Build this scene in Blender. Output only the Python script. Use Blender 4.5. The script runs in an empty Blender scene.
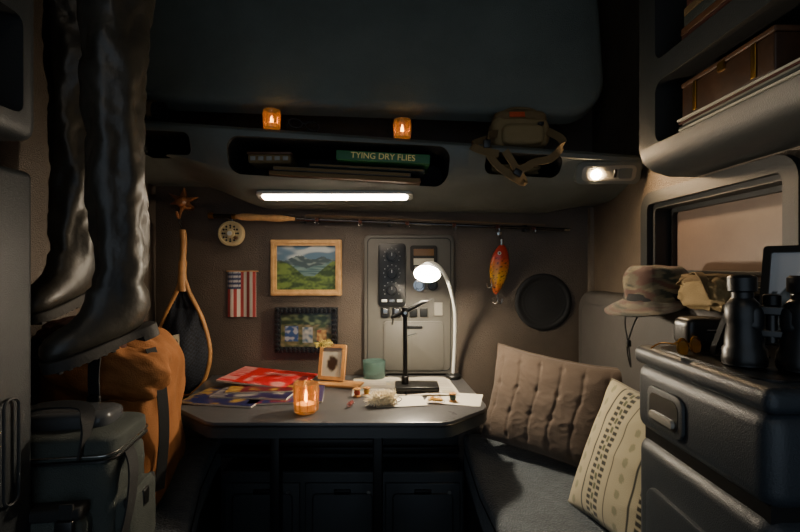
import bpy, bmesh, math, random
from mathutils import Vector, Matrix, Euler, noise
R=random.Random(7)
rad=math.radians
def S(c): return c/12.92 if c<=.04045 else ((c+.055)/1.055)**2.4
def C(h,k=1.0):
    h=h.lstrip('#'); return tuple(S(int(h[i:i+2],16)/255)*k for i in (0,2,4))+(1,)
def mixc(a,b,t):
    t=max(0,min(1,t)); return tuple(a[i]*(1-t)+b[i]*t for i in range(3))+(1,)
def nz(x,y,z=0): return noise.noise(Vector((x,y,z)))
def sm(t):
    t=max(0,min(1,t)); return t*t*(3-2*t)

def M(name,col='#808080',rough=.6,metal=0,bump=0,scale=80,var=0,vscale=4,em=None,es=0,trans=0,vcol=False,coat=0,sheen=0,vor=False,alpha=1,bd=.004):
    m=bpy.data.materials.new(name); m.use_nodes=True; nt=m.node_tree; b=nt.nodes['Principled BSDF']
    c=C(col); b.inputs['Base Color'].default_value=c
    b.inputs['Roughness'].default_value=rough; b.inputs['Metallic'].default_value=metal
    b.inputs['Transmission Weight'].default_value=trans; b.inputs['Coat Weight'].default_value=coat
    b.inputs['Sheen Weight'].default_value=sheen; b.inputs['Alpha'].default_value=alpha
    tc=nt.nodes.new('ShaderNodeTexCoord')
    src=None
    if vcol:
        a=nt.nodes.new('ShaderNodeVertexColor'); a.layer_name='Col'; src=a.outputs['Color']
    if var>0:
        n=nt.nodes.new('ShaderNodeTexNoise'); n.inputs['Scale'].default_value=vscale; n.inputs['Detail'].default_value=8
        n.inputs['Roughness'].default_value=.6
        nt.links.new(tc.outputs['Object'],n.inputs['Vector'])
        mr=nt.nodes.new('ShaderNodeMapRange'); mr.inputs['From Min'].default_value=.3; mr.inputs['From Max'].default_value=.7
        mr.inputs['To Min'].default_value=1-var; mr.inputs['To Max'].default_value=1+var
        nt.links.new(n.outputs['Fac'],mr.inputs['Value'])
        mx=nt.nodes.new('ShaderNodeVectorMath'); mx.operation='SCALE'
        if src: nt.links.new(src,mx.inputs[0])
        else: mx.inputs[0].default_value=c[:3]
        nt.links.new(mr.outputs['Result'],mx.inputs['Scale']); src=mx.outputs['Vector']
        r2=nt.nodes.new('ShaderNodeMapRange'); r2.inputs['From Min'].default_value=.3; r2.inputs['From Max'].default_value=.7
        r2.inputs['To Min'].default_value=min(1,rough*1.15); r2.inputs['To Max'].default_value=rough*.85
        nt.links.new(n.outputs['Fac'],r2.inputs['Value']); nt.links.new(r2.outputs['Result'],b.inputs['Roughness'])
    if src: nt.links.new(src,b.inputs['Base Color'])
    if bump>0:
        if vor:
            n=nt.nodes.new('ShaderNodeTexVoronoi'); o='Distance'
        else:
            n=nt.nodes.new('ShaderNodeTexNoise'); n.inputs['Detail'].default_value=3; o='Fac'
        n.inputs['Scale'].default_value=scale
        nt.links.new(tc.outputs['Object'],n.inputs['Vector'])
        bp=nt.nodes.new('ShaderNodeBump'); bp.inputs['Strength'].default_value=bump; bp.inputs['Distance'].default_value=bd
        nt.links.new(n.outputs[o],bp.inputs['Height']); nt.links.new(bp.outputs['Normal'],b.inputs['Normal'])
    if em:
        b.inputs['Emission Color'].default_value=C(em); b.inputs['Emission Strength'].default_value=es
    return m

class B:
    def __init__(s):
        s.bm=bmesh.new(); s.mats=[]; s.cl=s.bm.loops.layers.float_color.new('Col')
    def mi(s,m):
        if m not in s.mats: s.mats.append(m)
        return s.mats.index(m)
    def geo(s,vs,fs,m,T=None,cols=None):
        if T is None: T=Matrix()
        k=s.mi(m); V=[s.bm.verts.new(T@Vector(v)) for v in vs]
        for f in fs:
            try: F=s.bm.faces.new([V[i] for i in f])
            except ValueError: continue
            F.material_index=k; F.smooth=True
            for l,i in zip(F.loops,f): l[s.cl]=cols[i] if cols else (1,1,1,1)
        return s
    def tmp(s,tb,m,T=None):
        tb.verts.index_update()
        vs=[v.co.copy() for v in tb.verts]; fs=[[v.index for v in f.verts] for f in tb.faces]; tb.free()
        return s.geo(vs,fs,m,T)
    def box(s,c,size,m,bev=0,rot=(0,0,0),seg=3,T=None):
        tb=bmesh.new(); bmesh.ops.create_cube(tb,size=1)
        for v in tb.verts: v.co=Vector((v.co.x*size[0],v.co.y*size[1],v.co.z*size[2]))
        if bev>0: bmesh.ops.bevel(tb,geom=tb.edges[:],offset=bev,segments=seg,profile=.5,affect='EDGES')
        X=Matrix.Translation(c)@Euler([rad(a) for a in rot]).to_matrix().to_4x4()
        return s.tmp(tb,m,X if T is None else T@X)
    def prism(s,pts,z0,z1,m,T=None,bev=0,seg=2):
        tb=bmesh.new(); a=[tb.verts.new((p[0],p[1],z0)) for p in pts]; b=[tb.verts.new((p[0],p[1],z1)) for p in pts]
        n=len(pts); tb.faces.new(a[::-1]); top=tb.faces.new(b)
        for i in range(n): tb.faces.new([a[i],a[(i+1)%n],b[(i+1)%n],b[i]])
        bmesh.ops.recalc_face_normals(tb,faces=tb.faces[:])
        if bev>0: bmesh.ops.bevel(tb,geom=list(top.edges),offset=bev,segments=seg,profile=.5,affect='EDGES')
        return s.tmp(tb,m,T)
    def tube(s,pts,r,m,n=10,closed=False,T=None,cols=None):
        pts=[Vector(p) for p in pts]; N=len(pts); rs=r if isinstance(r,(list,tuple)) else [r]*N
        tan=[]
        for i in range(N):
            a=pts[(i-1)%N] if (closed or i>0) else pts[i]; b=pts[(i+1)%N] if (closed or i<N-1) else pts[i]
            t=(b-a); tan.append(t.normalized() if t.length>1e-9 else Vector((0,0,1)))
        up=Vector((0,0,1)) if abs(tan[0].z)<.9 else Vector((1,0,0))
        u=(up-tan[0]*up.dot(tan[0])).normalized(); vs=[]
        for i in range(N):
            u=(u-tan[i]*u.dot(tan[i])).normalized(); w=tan[i].cross(u)
            for k in range(n):
                a=2*math.pi*k/n; vs.append(pts[i]+(u*math.cos(a)+w*math.sin(a))*rs[i])
        fs=[]
        for i in range(N if closed else N-1):
            j=(i+1)%N
            for k in range(n): fs.append([i*n+k,i*n+(k+1)%n,j*n+(k+1)%n,j*n+k])
        if not closed: fs+= [list(range(n))[::-1],[(N-1)*n+k for k in range(n)]]
        return s.geo(vs,fs,m,T,None if cols is None else [cols[i//n] for i in range(len(vs))])
    def lathe(s,prof,m,n=32,T=None,cap=True,colf=None):
        vs=[];fs=[];cs=[]
        for r,z in prof:
            for k in range(n):
                a=2*math.pi*k/n; vs.append((r*math.cos(a),r*math.sin(a),z)); cs.append(colf(k/n,z) if colf else (1,1,1,1))
        for i in range(len(prof)-1):
            for k in range(n): fs.append([i*n+k,i*n+(k+1)%n,(i+1)*n+(k+1)%n,(i+1)*n+k])
        if cap:
            if prof[0][0]>1e-6: fs.append(list(range(n))[::-1])
            if prof[-1][0]>1e-6: fs.append([(len(prof)-1)*n+k for k in range(n)])
        return s.geo(vs,fs,m,T,cs)
    def cyl(s,p1,p2,r,m,n=20,r2=None):
        return s.tube([p1,p2],[r,r if r2 is None else r2],m,n)
    def sheet(s,nx,ny,f,m,col=None,T=None):
        vs=[];cs=[]
        for j in range(ny+1):
            for i in range(nx+1):
                u,v=i/nx,j/ny; vs.append(f(u,v)); cs.append(col(u,v) if col else (1,1,1,1))
        fs=[[j*(nx+1)+i,j*(nx+1)+i+1,(j+1)*(nx+1)+i+1,(j+1)*(nx+1)+i] for j in range(ny) for i in range(nx)]
        return s.geo(vs,fs,m,T,cs)
    def loft(s,rings,m,T=None,cols=None,cap=True):
        n=len(rings[0]); vs=[p for r in rings for p in r]
        fs=[[i*n+k,i*n+(k+1)%n,(i+1)*n+(k+1)%n,(i+1)*n+k] for i in range(len(rings)-1) for k in range(n)]
        if cap: fs+=[list(range(n))[::-1],[(len(rings)-1)*n+k for k in range(n)]]
        return s.geo(vs,fs,m,T,cols)
    def ribbon(s,pts,side,w,t,m,T=None):
        pts=[Vector(p) for p in pts]; side=Vector(side).normalized(); rings=[]
        for i,p in enumerate(pts):
            d=(pts[min(i+1,len(pts)-1)]-pts[max(i-1,0)]).normalized(); sd=(side-d*side.dot(d)).normalized(); nn=d.cross(sd)
            rings.append([p+sd*w/2+nn*t/2,p-sd*w/2+nn*t/2,p-sd*w/2-nn*t/2,p+sd*w/2-nn*t/2])
        return s.loft(rings,m,T)
    def sup(s,c,r,m,e=.5,nu=48,nv=32,disp=0,ds=6,colf=None,T=None,rot=(0,0,0),fold=0,fd=(3,2,7)):
        def pw(x,p): return math.copysign(abs(x)**p,x)
        X=Matrix.Translation(c)@Euler([rad(a) for a in rot]).to_matrix().to_4x4()
        if T is not None: X=T@X
        def f(u,v):
            a=2*math.pi*u; b=math.pi*(v-.5)
            x=pw(math.cos(b),e)*pw(math.cos(a),e); y=pw(math.cos(b),e)*pw(math.sin(a),e); z=pw(math.sin(b),e)
            q=Vector((x,y,z)); k=1+disp*(noise.noise(q*ds*.35+Vector(c)*7)+.4*noise.noise(q*ds+Vector(c)*3))
            if fold:
                ph=x*fd[0]+y*fd[1]+z*fd[2]+2.2*noise.noise(q*1.1+Vector(c)*5); k+=fold*(.5+.5*math.sin(ph*1.6)-.5)*math.cos(b)*(.5+1.2*abs(noise.noise(q*1.7+Vector(c))))
            return (x*r[0]*k,y*r[1]*k,z*r[2]*k)
        return s.sheet(nu,nv,f,m,colf,X)
    def text(s,t,size,m,T):
        cu=bpy.data.curves.new('t','FONT'); cu.body=t; cu.size=size; cu.extrude=.0004; cu.align_x='CENTER'; cu.align_y='CENTER'
        o=bpy.data.objects.new('t',cu); bpy.context.collection.objects.link(o)
        dg=bpy.context.evaluated_depsgraph_get(); me=bpy.data.meshes.new_from_object(o.evaluated_get(dg))
        tb=bmesh.new(); tb.from_mesh(me); bpy.data.objects.remove(o); s.tmp(tb,m,T)
        return s
    def done(s,name,loc=None,rot=(0,0,0),ang=38,weld=True):
        if weld: bmesh.ops.remove_doubles(s.bm,verts=s.bm.verts[:],dist=1e-5)
        bmesh.ops.recalc_face_normals(s.bm,faces=s.bm.faces[:])
        if loc is None:
            xs=[v.co for v in s.bm.verts]; c=Vector([(min(p[i] for p in xs)+max(p[i] for p in xs))/2 for i in range(3)])
            for v in s.bm.verts: v.co-=c
            loc=c
        me=bpy.data.meshes.new(name); s.bm.to_mesh(me); s.bm.free()
        for m in s.mats: me.materials.append(m)
        me.set_sharp_from_angle(angle=rad(ang))
        o=bpy.data.objects.new(name,me); bpy.context.collection.objects.link(o)
        o.location=loc; o.rotation_euler=[rad(a) for a in rot]
        return o
def cut(o,cs):
    for c in cs:
        md=o.modifiers.new('b','BOOLEAN'); md.object=c; md.operation='DIFFERENCE'; md.solver='EXACT'; md.material_mode='TRANSFER'
    bpy.context.view_layer.update()
    dg=bpy.context.evaluated_depsgraph_get(); me=bpy.data.meshes.new_from_object(o.evaluated_get(dg))
    o.modifiers.clear(); o.data=me
    for c in cs: bpy.data.objects.remove(c)
    me.set_sharp_from_angle(angle=rad(38))
def rr(w,h,r,n=6,cx=0,cy=0):
    out=[]
    for (sx,sy,a0) in ((1,1,0),(-1,1,90),(-1,-1,180),(1,-1,270)):
        for k in range(n+1):
            a=rad(a0+90*k/n); out.append((cx+sx*(w/2-r)+r*math.cos(a),cy+sy*(h/2-r)+r*math.sin(a)))
    return out
def cat(P,n=8,closed=False):
    P=[Vector(p) for p in P]; N=len(P); out=[]
    for i in range(N if closed else N-1):
        if closed: a,b,c,d=P[(i-1)%N],P[i],P[(i+1)%N],P[(i+2)%N]
        else: a,b,c,d=P[max(i-1,0)],P[i],P[i+1],P[min(i+2,N-1)]
        for k in range(n):
            t=k/n; out.append(.5*((2*b)+(c-a)*t+(2*a-5*b+4*c-d)*t*t+(3*b-a-3*c+d)*t**3))
    if not closed: out.append(P[-1])
    return out
def Wb(x=0,y=2.0,z=0,ry=0):   # plane coords (x,z) on the back wall, extruding into the room
    return Matrix.Translation((x,y,z))@Matrix.Rotation(rad(ry),4,'Y')@Matrix.Rotation(rad(90),4,'X')
def Wr(x,y,z):  # right wall: local x toward -y, local y up, extrude toward -x
    m=Matrix(((0,0,-1,x),(-1,0,0,y),(0,1,0,z),(0,0,0,1))); return m
def Tm(loc,rot=(0,0,0)): return Matrix.Translation(loc)@Euler([rad(a) for a in rot]).to_matrix().to_4x4()

# ---------- materials
wallm=M('wall_vinyl','#51473d',.45,bump=.5,scale=260,var=.28,vscale=3.5,vor=True)
wallr=M('lit_wall_vinyl','#5e5244',.5,bump=.45,scale=260,var=.22,vscale=3.5,vor=True)  # wall vinyl with the dome light's warm brightness put into its colour
consm=M('console_plastic','#5e625c',.5,bump=.25,scale=420,var=.16,vscale=5)
darkm=M('recess_dark','#1c1c1b',.7,bump=.2,scale=200)  # lines cut recesses to paint in deeper shade; also dark trim parts
closm=M('closet_plastic','#171d22',.55,bump=.25,scale=420,var=.12)
cabm=M('cabinet_plastic','#272e34',.42,bump=.25,scale=420,var=.14)
cabm2=M('cabinet_plastic_light','#303435',.5,bump=.3,scale=420,var=.12)
lowm=M('lower_cabinet_plastic','#282c2e',.5,bump=.25,scale=450,var=.1)
ceilm=M('headliner','#686d65',.85,bump=.5,scale=260,var=.16,vscale=3)
floorm=M('floor_rubber','#1d1c1b',.6,bump=.3,scale=200,var=.15)
black=M('black_plastic','#131414',.35)
blackr=M('speaker_plastic','#131313',.65)
blackm=M('black_metal','#161616',.35,metal=.6)
steel=M('steel','#b8b6b0',.25,metal=1)
gold=M('brass','#b98b3e',.3,metal=1)
reelm=M('reel_gold','#cdb88a',.4,metal=.2)
rubber=M('black_rubber','#302d27',.40,bump=.45,scale=34,var=.55,vscale=10,bd=.005)
sole=M('boot_sole','#221f1b',.75,bump=.3,scale=120,var=.3)
tablem=M('table_laminate','#4a4a4b',.3,bump=.08,scale=600,var=.06)
tedge=M('table_edge','#303334',.35)
fab=M('bench_fabric','#464e54',.8,bump=.9,scale=160,var=.14,vscale=30,vor=True,sheen=.15)
fab2=M('backrest_vinyl','#3f3c39',.6,bump=.3,scale=300,var=.1)
vc=M('painted_print',rough=.55,vcol=True)
vcc=M('printed_cloth',rough=.9,vcol=True,bump=.5,scale=500,sheen=.2)
vcg=M('glossy_print',rough=.3,vcol=True,coat=.2)
woodl=M('light_wood','#b8844c',.45,bump=.15,scale=60,var=.25,vscale=18)
woodm=M('carved_wood','#8a5630',.45,bump=.2,scale=60,var=.25,vscale=18)
woodd=M('dark_wood','#5a3c26',.5,bump=.2,scale=60,var=.35,vscale=14)
woodb=M('walnut_box','#402816',.5,bump=.2,scale=60,var=.35,vscale=14)
cork=M('cork','#cf9f66',.8,bump=.5,scale=300,var=.2,vscale=60)
paper=M('paper','#c4beae',.8,var=.04)
white=M('white_plastic','#c9c9c4',.4)
tan=M('tan_canvas','#86724c',.85,bump=.6,scale=400,var=.15)
tand=M('tan_webbing','#705b3a',.85,bump=.6,scale=500,var=.15)
orange=M('orange_canvas','#8a5524',.85,bump=.5,scale=300,var=.2,vscale=7)
maroon=M('maroon_canvas','#4e281c',.85,bump=.5,scale=300,var=.25)
olive=M('olive_canvas','#363c38',.85,bump=.6,scale=350,var=.2)
strapm=M('black_webbing','#161718',.8,bump=.5,scale=500)
amber=M('amber_glass','#f4c890',.08,trans=.9,em='#ffa840',es=.04,var=.2,vscale=60)  # faint emission paints the flame's glow into the glass
flame=M('candle_flame','#ffcc66',.5,em='#ffc468',es=60)
wax=M('wax','#efd9a8',.5,em='#ffb860',es=.3)  # emission stands in for flame light inside the wax
bulb=M('lamp_bulb','#ffffff',.5,em='#ffecce',es=1400)
shadem=M('lamp_shade','#efeee8',.4,em='#fff2dc',es=2.2)
strip=M('light_lens','#ffffff',.4,em='#ffe8cc',es=50)
led=M('led','#ffffff',.4,em='#ffd8a6',es=1050)
lens=M('lens_plastic','#b9b6ad',.3)
domelens=M('dome_lens','#8d8a80',.25)
glass=M('tinted_glass','#9fc4bb',.05,trans=.85)
amberl=M('amber_lens','#c58a20',.1,trans=.5)
blind=M('window_blind','#6a594e',.5,bump=.15,scale=40,var=.2)
chrome=M('chrome','#cccccc',.12,metal=1)
netm=M('net_mesh',rough=.8,vcol=True,bump=.5,scale=300)

# ---------- room shell
XL,XR,YB,YF,ZC=-1.1,.865,2.0,-.8,2.45
B().box(((XL+XR)/2,YB+.03,ZC/2),(XR-XL+.2,.06,ZC),wallm).done('wall_back')
B().box((XL-.03,(YB+YF)/2,ZC/2),(.06,YB-YF,ZC),wallm).done('wall_left')
B().box(((XL+XR)/2,(YB+YF)/2,-.03),(XR-XL+.2,YB-YF+.1,.06),floorm).done('floor')
B().box(((XL+XR)/2,(YB+YF)/2,ZC+.03),(XR-XL+.2,YB-YF+.1,.06),ceilm).done('ceiling')
wy0,wy1,wz0,wz1=.98,1.53,1.165,1.455
b=B(); b.box((XR+.05,(YB+YF)/2,ZC/2),(.10,YB-YF,ZC),wallr); rw=b.done('wall_right')
c=B(); c.prism(rr(wy1-wy0,wz1-wz0,.035),-.15,.1,darkm,Wr(XR,(wy0+wy1)/2,(wz0+wz1)/2)); cut(rw,[c.done('c')])
b=B(); T=Wr(XR,(wy0+wy1)/2,(wz0+wz1)/2)
def ring(b,w,h,r,fr,z0,z1,m,T):
    o=rr(w,h,r); i=rr(w-2*fr,h-2*fr,max(r-fr,.004)); n=len(o)
    vs=[(p[0],p[1],z0) for p in o]+[(p[0],p[1],z1) for p in o]+[(p[0],p[1],z1) for p in i]+[(p[0],p[1],z0) for p in i]
    fs=[]
    for k in range(n):
        j=(k+1)%n
        for a in range(4): fs.append([a*n+k,a*n+j,((a+1)%4)*n+j,((a+1)%4)*n+k])
    b.geo(vs,fs,m,T)
winm=M('window_trim','#1e2122',.55,bump=.2,scale=400)
ring(b,wy1-wy0+.07,wz1-wz0+.07,.06,.04,-.001,.018,winm,T)
ring(b,wy1-wy0-.002,wz1-wz0-.002,.034,.02,-.07,-.001,winm,T)
ring(b,wy1-wy0-.04,wz1-wz0-.04,.03,.015,-.07,-.05,winm,T)
b.prism(rr(wy1-wy0-.02,wz1-wz0-.02,.03),-.075,-.066,blind,T)
b.box((.0,-.09,-.06),(.42,.012,.008),winm,.002,T=T)
b.done('window_1')
B().tube([(XR-.001,YB-.001,.6),(XR-.001,YB-.001,1.5)],.02,wallr,8).done('trim_1')

# ---------- overhead console
def lowoff(x): return .10*sm((-.55-x)/.35)+.035*sm((x-.6)/.25)
def topz(x): return 1.695-.062*x/.87
def cons(x):
    t=topz(x); l=lowoff(x); q=-.012*x/.87
    return [(2.0,t),(1.60,t),(1.565,t-.006),(1.55,t-.02),(1.548,t-.035),(1.59,1.575+q+l*.6),(1.615,1.553+q+l*.8),(1.65,1.535+q+l),(1.79,1.49+q+l),(1.84,1.484+q+l),(2.0,1.484+q+l)]
xs=[XL+.001+(XR-XL-.002)*i/70 for i in range(71)]
b=B(); b.loft([[Vector((x,y-.001,z)) for y,z in cons(x)] for x in xs],consm); con=b.done('overhead_console',loc=(0,0,0))
cs=[]
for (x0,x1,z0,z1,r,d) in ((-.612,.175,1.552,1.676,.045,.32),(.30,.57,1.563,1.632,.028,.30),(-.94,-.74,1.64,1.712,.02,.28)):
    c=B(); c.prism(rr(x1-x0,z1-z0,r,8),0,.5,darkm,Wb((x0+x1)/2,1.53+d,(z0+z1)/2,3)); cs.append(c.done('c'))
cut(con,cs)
b=B(); ang=math.degrees(math.atan2(.045,.14))
T=Tm((-.25,1.715,1.512),(180-ang,0,0))
b.prism(rr(.60,.066,.02),-.004,.006,lens,T,bev=.002); b.prism(rr(.56,.044,.016),.006,.010,strip,T,bev=.002); b.done('ceiling_strip_light',ang=30)
b=B(); T=Tm((.735,1.577,1.572),(112,0,-3))
b.prism(rr(.225,.080,.022),-.02,.016,consm,T,bev=.005); b.prism(rr(.185,.055,.018),.016,.019,domelens,T,bev=.001)
b.prism([(-.045+.015*math.cos(a*.314),-.003+.015*math.sin(a*.314)) for a in range(20)],.019,.023,led,T); b.prism(rr(.045,.036,.006,cx=.055),.019,.022,consm,T); b.box((0.02,0,.021),(.010,.028,.005),black,.002,T=T)
b.done('dome_light')

# ---------- folded upper bunk above console
b=B(); T=Tm((-.13,1.76,2.145),(78,0,0))@Matrix.Rotation(rad(-2.2),4,'Z')
b.prism(rr(1.84,.64,.16,10),-.05,.03,ceilm,T,bev=.03,seg=5)
b.done('folded_upper_bunk')

# ---------- left closet
b=B(); b.box((-.94,.6,.72),(.318,.7,1.44),closm,.015); b.box((-.935,.6,1.965),(.328,.71,.93),closm,.03)
b.box((-.945,.6,1.455),(.28,.68,.05),darkm)
b.box((-.782,.6,.75),(.012,.62,1.3),closm,.006)
Tc=Matrix(((0,0,1,-.7765),(1,0,0,.885),(0,1,0,.87),(0,0,0,1)))
b.prism(rr(.03,.2,.014),0,.004,black,Tc)
b.tube([Tc@Vector((p[0],p[1],.003)) for p in rr(.034,.21,.016)],.003,closm,6,closed=True)
cl=b.done('storage_closet')
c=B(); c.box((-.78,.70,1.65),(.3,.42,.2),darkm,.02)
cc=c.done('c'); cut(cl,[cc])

# ---------- right overhead cabinet
b=B(); prof=[(.8645,1.50),(.79,1.50),(.74,1.515),(.71,1.54),(.70,1.575),(.70,2.449),(.8645,2.449)]
b.loft([[Vector((x,y,z)) for x,z in prof] for y in (.1,1.30)],cabm2)
b.loft([[Vector((.8645,1.30,1.51)),Vector((.8645,1.30,2.449)),Vector((.70,1.30,2.449)),Vector((.70,1.30,1.58))],[Vector((.8645,1.34,1.56)),Vector((.8645,1.34,2.449)),Vector((.74,1.34,2.449)),Vector((.74,1.34,1.62))]],cabm2)
oc=b.done('overhead_cabinet')
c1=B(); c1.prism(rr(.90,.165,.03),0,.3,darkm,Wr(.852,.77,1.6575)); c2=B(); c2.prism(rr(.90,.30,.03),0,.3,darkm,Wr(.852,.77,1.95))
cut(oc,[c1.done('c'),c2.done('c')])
b=B(); b.box((.772,.99,1.652),(.11,.28,.075),woodb,.004); b.box((.772,.99,1.696),(.114,.284,.012),woodd,.003); b.box((.715,.99,1.685),(.004,.02,.02),gold)
for y in (.90,1.08): b.box((.7155,y,1.655),(.003,.012,.07),gold,.001)
b.done('wooden_box')
b=B()
for i in range(6): b.box((.768+R.uniform(-.004,.004),.93+R.uniform(-.01,.01),1.5785+i*.006),(.115,.40,.005),[domelens,paper,olive,domelens,maroon,paper][i],.001,rot=(0,0,R.uniform(-1,1)))
b.done('magazine_stack')
b=B()
for i,(h_,m_) in enumerate(((.022,maroon),(.018,woodd),(.026,olive),(.02,tand),(.024,maroon))):
    z_=1.802+sum((.022,.018,.026,.02,.024)[:i])+h_/2; b.box((.775,1.02+.006*(i%2),z_),(.12,.22-.01*i,h_-.001),m_,.002); b.box((.7755,1.02+.006*(i%2),z_),(.116,.222-.01*i,h_-.006),paper)
b.done('book_stack')

# ---------- table
b=B(); tp=[(-.845,1.995),(-.785,1.60),(-.775,1.56),(-.755,1.525),(-.615,1.405),(-.585,1.392),(.13,1.392),(.165,1.405),(.285,1.52),(.302,1.55),(.305,1.58),(.27,1.995)]
b.prism(tp,.736,.75,tablem,bev=.004)
b.prism(tp,.700,.7365,tedge)
b.tube([(x,y,.737) for x,y in tp],.0035,black,6,closed=True)
for x in (-.45,-.08):
    b.box((x,1.62,.355),(.035,.05,.69),blackm,.004); b.box((x,1.66,.017),(.05,.36,.03),blackm,.006); b.box((x,1.75,.68),(.04,.4,.035),blackm,.004)
b.box((-.265,1.62,.60),(.37,.03,.03),blackm,.004)
for x in (-.55,.1): b.cyl((x,1.5,.685),(x,1.5,.70),.02,steel); b.box((x,1.5,.69),(.05,.03,.012),steel,.003)
b.done('folding_table')
b=B(); b.box((-.24,1.93,.19),(1.02,.138,.38),lowm,.01)
for i in range(3):
    x=-.575+i*.335; b.box((x,1.858,.18),(.315,.012,.31),lowm,.006); b.box((x,1.849,.30),(.07,.012,.02),blackm,.004); b.cyl((x+.11,1.85,.30),(x+.11,1.845,.30),.008,steel)
    b.tube([Vector((x+p[0],1.852,.17+p[1])) for p in rr(.25,.24,.02)],.003,black,6,closed=True)
b.done('storage_cabinet')
b=B(); b.box((-.27,1.988,.53),(1.06,.02,.29),lowm,.006); b.box((-.27,1.965,.43),(1.06,.03,.03),blackm,.004); b.box((-.27,1.965,.63),(1.06,.03,.025),blackm,.004)
for x in (-.70,-.27,.16): b.box((x,1.962,.53),(.12,.03,.09),black,.008); b.box((x,1.945,.53),(.08,.006,.03),steel,.002)
b.done('wall_bracket_rail')

# ---------- benches
def bench(name,pts,z0,z1,r=.035):
    b=B(); b.prism(pts,z1-.13,z1,fab,bev=r,seg=5)
    cx=sum(p[0] for p in pts)/len(pts); cy=sum(p[1] for p in pts)/len(pts)
    b.prism([(cx+(p[0]-cx)*.96,cy+(p[1]-cy)*.98) for p in pts],z0,z1-.13,lowm)
    b.tube([(p[0]+(cx-p[0])*.012,p[1]+(cy-p[1])*.012,z1-.045) for p in pts],.005,strapm,8,closed=True)
    return b.done(name)
bench('bench_seat',[(.285,1.99),(.275,1.9),(.27,1.5),(.29,1.2),(.32,1.06),(.36,1.03),(.86,1.03),(.86,1.99)],0,.50)
bench('bench_seat',[(-.80,1.99),(-.79,1.9),(-.72,1.6),(-.62,1.3),(-.6,1.1),(-.62,1.0),(-.66,.965),(-1.095,.965),(-1.095,1.99)],0,.48)
b=B(); b.prism(rr(.92,.62,.09,8),0,.085,fab2,Wr(.863,1.50,.825),bev=.03,seg=5)
b.tube([Wr(.863,1.5,.825)@Vector((p[0],p[1],.082)) for p in rr(.82,.52,.06,8)],.0035,black,6,closed=True); b.done('bench_backrest')

# ---------- mini fridge
b=B(); b.box((.70,.835,.43),(.318,.37,.86),cabm,.03,seg=5); b.box((.70,.835,.95),(.322,.374,.15),cabm,.03,seg=5); b.box((.70,.835,.868),(.29,.34,.03),black)
b.box((.699,.835,1.04),(.326,.38,.04),cabm,.016,seg=5)
b.prism(rr(.30,.28,.04),1.0595,1.063,black,Tm((.70,.835,0))@Matrix.Rotation(rad(90),4,'Z'))
T=Wr(.5385,.90,.945)
b.prism(rr(.12,.085,.022),0,.006,cabm2,T,bev=.004); b.prism(rr(.095,.060,.018),.006,.007,black,T); b.prism(rr(.08,.016,.007,cy=-.015),.006,.014,domelens,T,bev=.003)
T=Wr(.5405,.83,.42); b.prism(rr(.27,.70,.03),0,.008,cabm,T,bev=.005)
for i in range(9): b.box((.70,.6485,.70-i*.03),(.22,.004,.012),black,.001)
b.done('mini_fridge')

# ---------- rods, net etc on wall
def pt(x,z,y=1.955): return Vector((x,y,z))
b=B(); x0,z0,x1,z1=-.84,1.462,.745,1.400
def L(t): return pt(x0+(x1-x0)*t,z0+(z1-z0)*t)
rodm=M('rod_blank','#1c1612',.2,coat=.5)
b.tube([L(0),L(.07)],.0095,rodm,12); b.tube([L(.0),L(.012)],.013,gold,12); b.tube([L(.065),L(.075)],.012,gold,12)
prof=[L(.075+.165*i/12) for i in range(13)]; b.tube(prof,[.009,.014,.0155,.0155,.014,.013,.0135,.015,.0155,.015,.012,.009,.006],cork,14)
b.tube([L(.24),L(.6),L(1)],[.0085,.0075,.0065],rodm,10)
b.tube([L(.27)+Vector((0,-.014,.017)),L(.93)+Vector((0,-.014,.015))],[.0038,.003],M('rod_tip','#6a5238',.3),8)
for t in (.3,.42,.55,.68,.8,.9):
    c=L(t); b.tube([c+Vector((.009*math.cos(a*.52),-.004,-.013+.009*math.sin(a*.52))) for a in range(12)],.0016,steel,5,closed=True); b.tube([c-Vector((.008,0,0)),c+Vector((.008,0,0))],.0095,maroon,8)
b.tube([L(.985),L(1)],.008,steel,8)
for t in (.26,.88,.5): c=L(t); b.box(c+Vector((0,.023,0)),(.014,.046,.03),black,.003)
b.done('fishing_rod')
b=B(); T=Wb(-.745,1.998,1.383)
b.lathe([(.02,-.003),(.02,.01),(.05,.012),(.055,.016),(.055,.046),(.053,.05),(.045,.051),(.044,.047),(.020,.046),(.018,.054),(.0,.056)],reelm,40,T)
for rr_,n_,s_ in ((.034,12,.0048),(.025,8,.0038)):
    for k in range(n_):
        a=2*math.pi*k/n_; b.lathe([(s_,.0465),(s_,.048),(0,.0482)],darkm,10,T@Matrix.Translation((rr_*math.cos(a),rr_*math.sin(a),0)))
b.lathe([(.010,.054),(.010,.060),(0,.061)],white,16,T); b.box((0,.060,.030),(.018,.03,.012),steel,.003,T=T); b.lathe([(.006,.05),(.007,.068),(0,.07)],woodd,12,T@Matrix.Translation((.03,-.02,0)))
b.done('fly_reel')
b=B(); star=[]
for k in range(12):
    a=rad(90+30*k); r=[.082,.028,.074,.030,.060,.026,.066,.03,.060,.026,.074,.030][k]; star.append((r*math.cos(a)*1.0,r*math.sin(a)*.72))
b.prism(star,0,.018,woodm,Wb(-.94,1.93,1.520,8),bev=.006); b.lathe([(.020,.016),(.024,.022),(.014,.036),(0,.04)],woodm,16,Wb(-.94,1.93,1.518)); b.box((-.94,1.966,1.50),(.03,.07,.02),woodm,.004)
b.tube(cat([(-.94,1.92,1.50),(-.94,1.90,1.465),(-.94,1.888,1.445),(-.94,1.875,1.455),(-.94,1.870,1.470)],6),.006,woodm,8); b.done('carved_wall_hook')
b=B(); cx=-.945; yN=1.935
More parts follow.
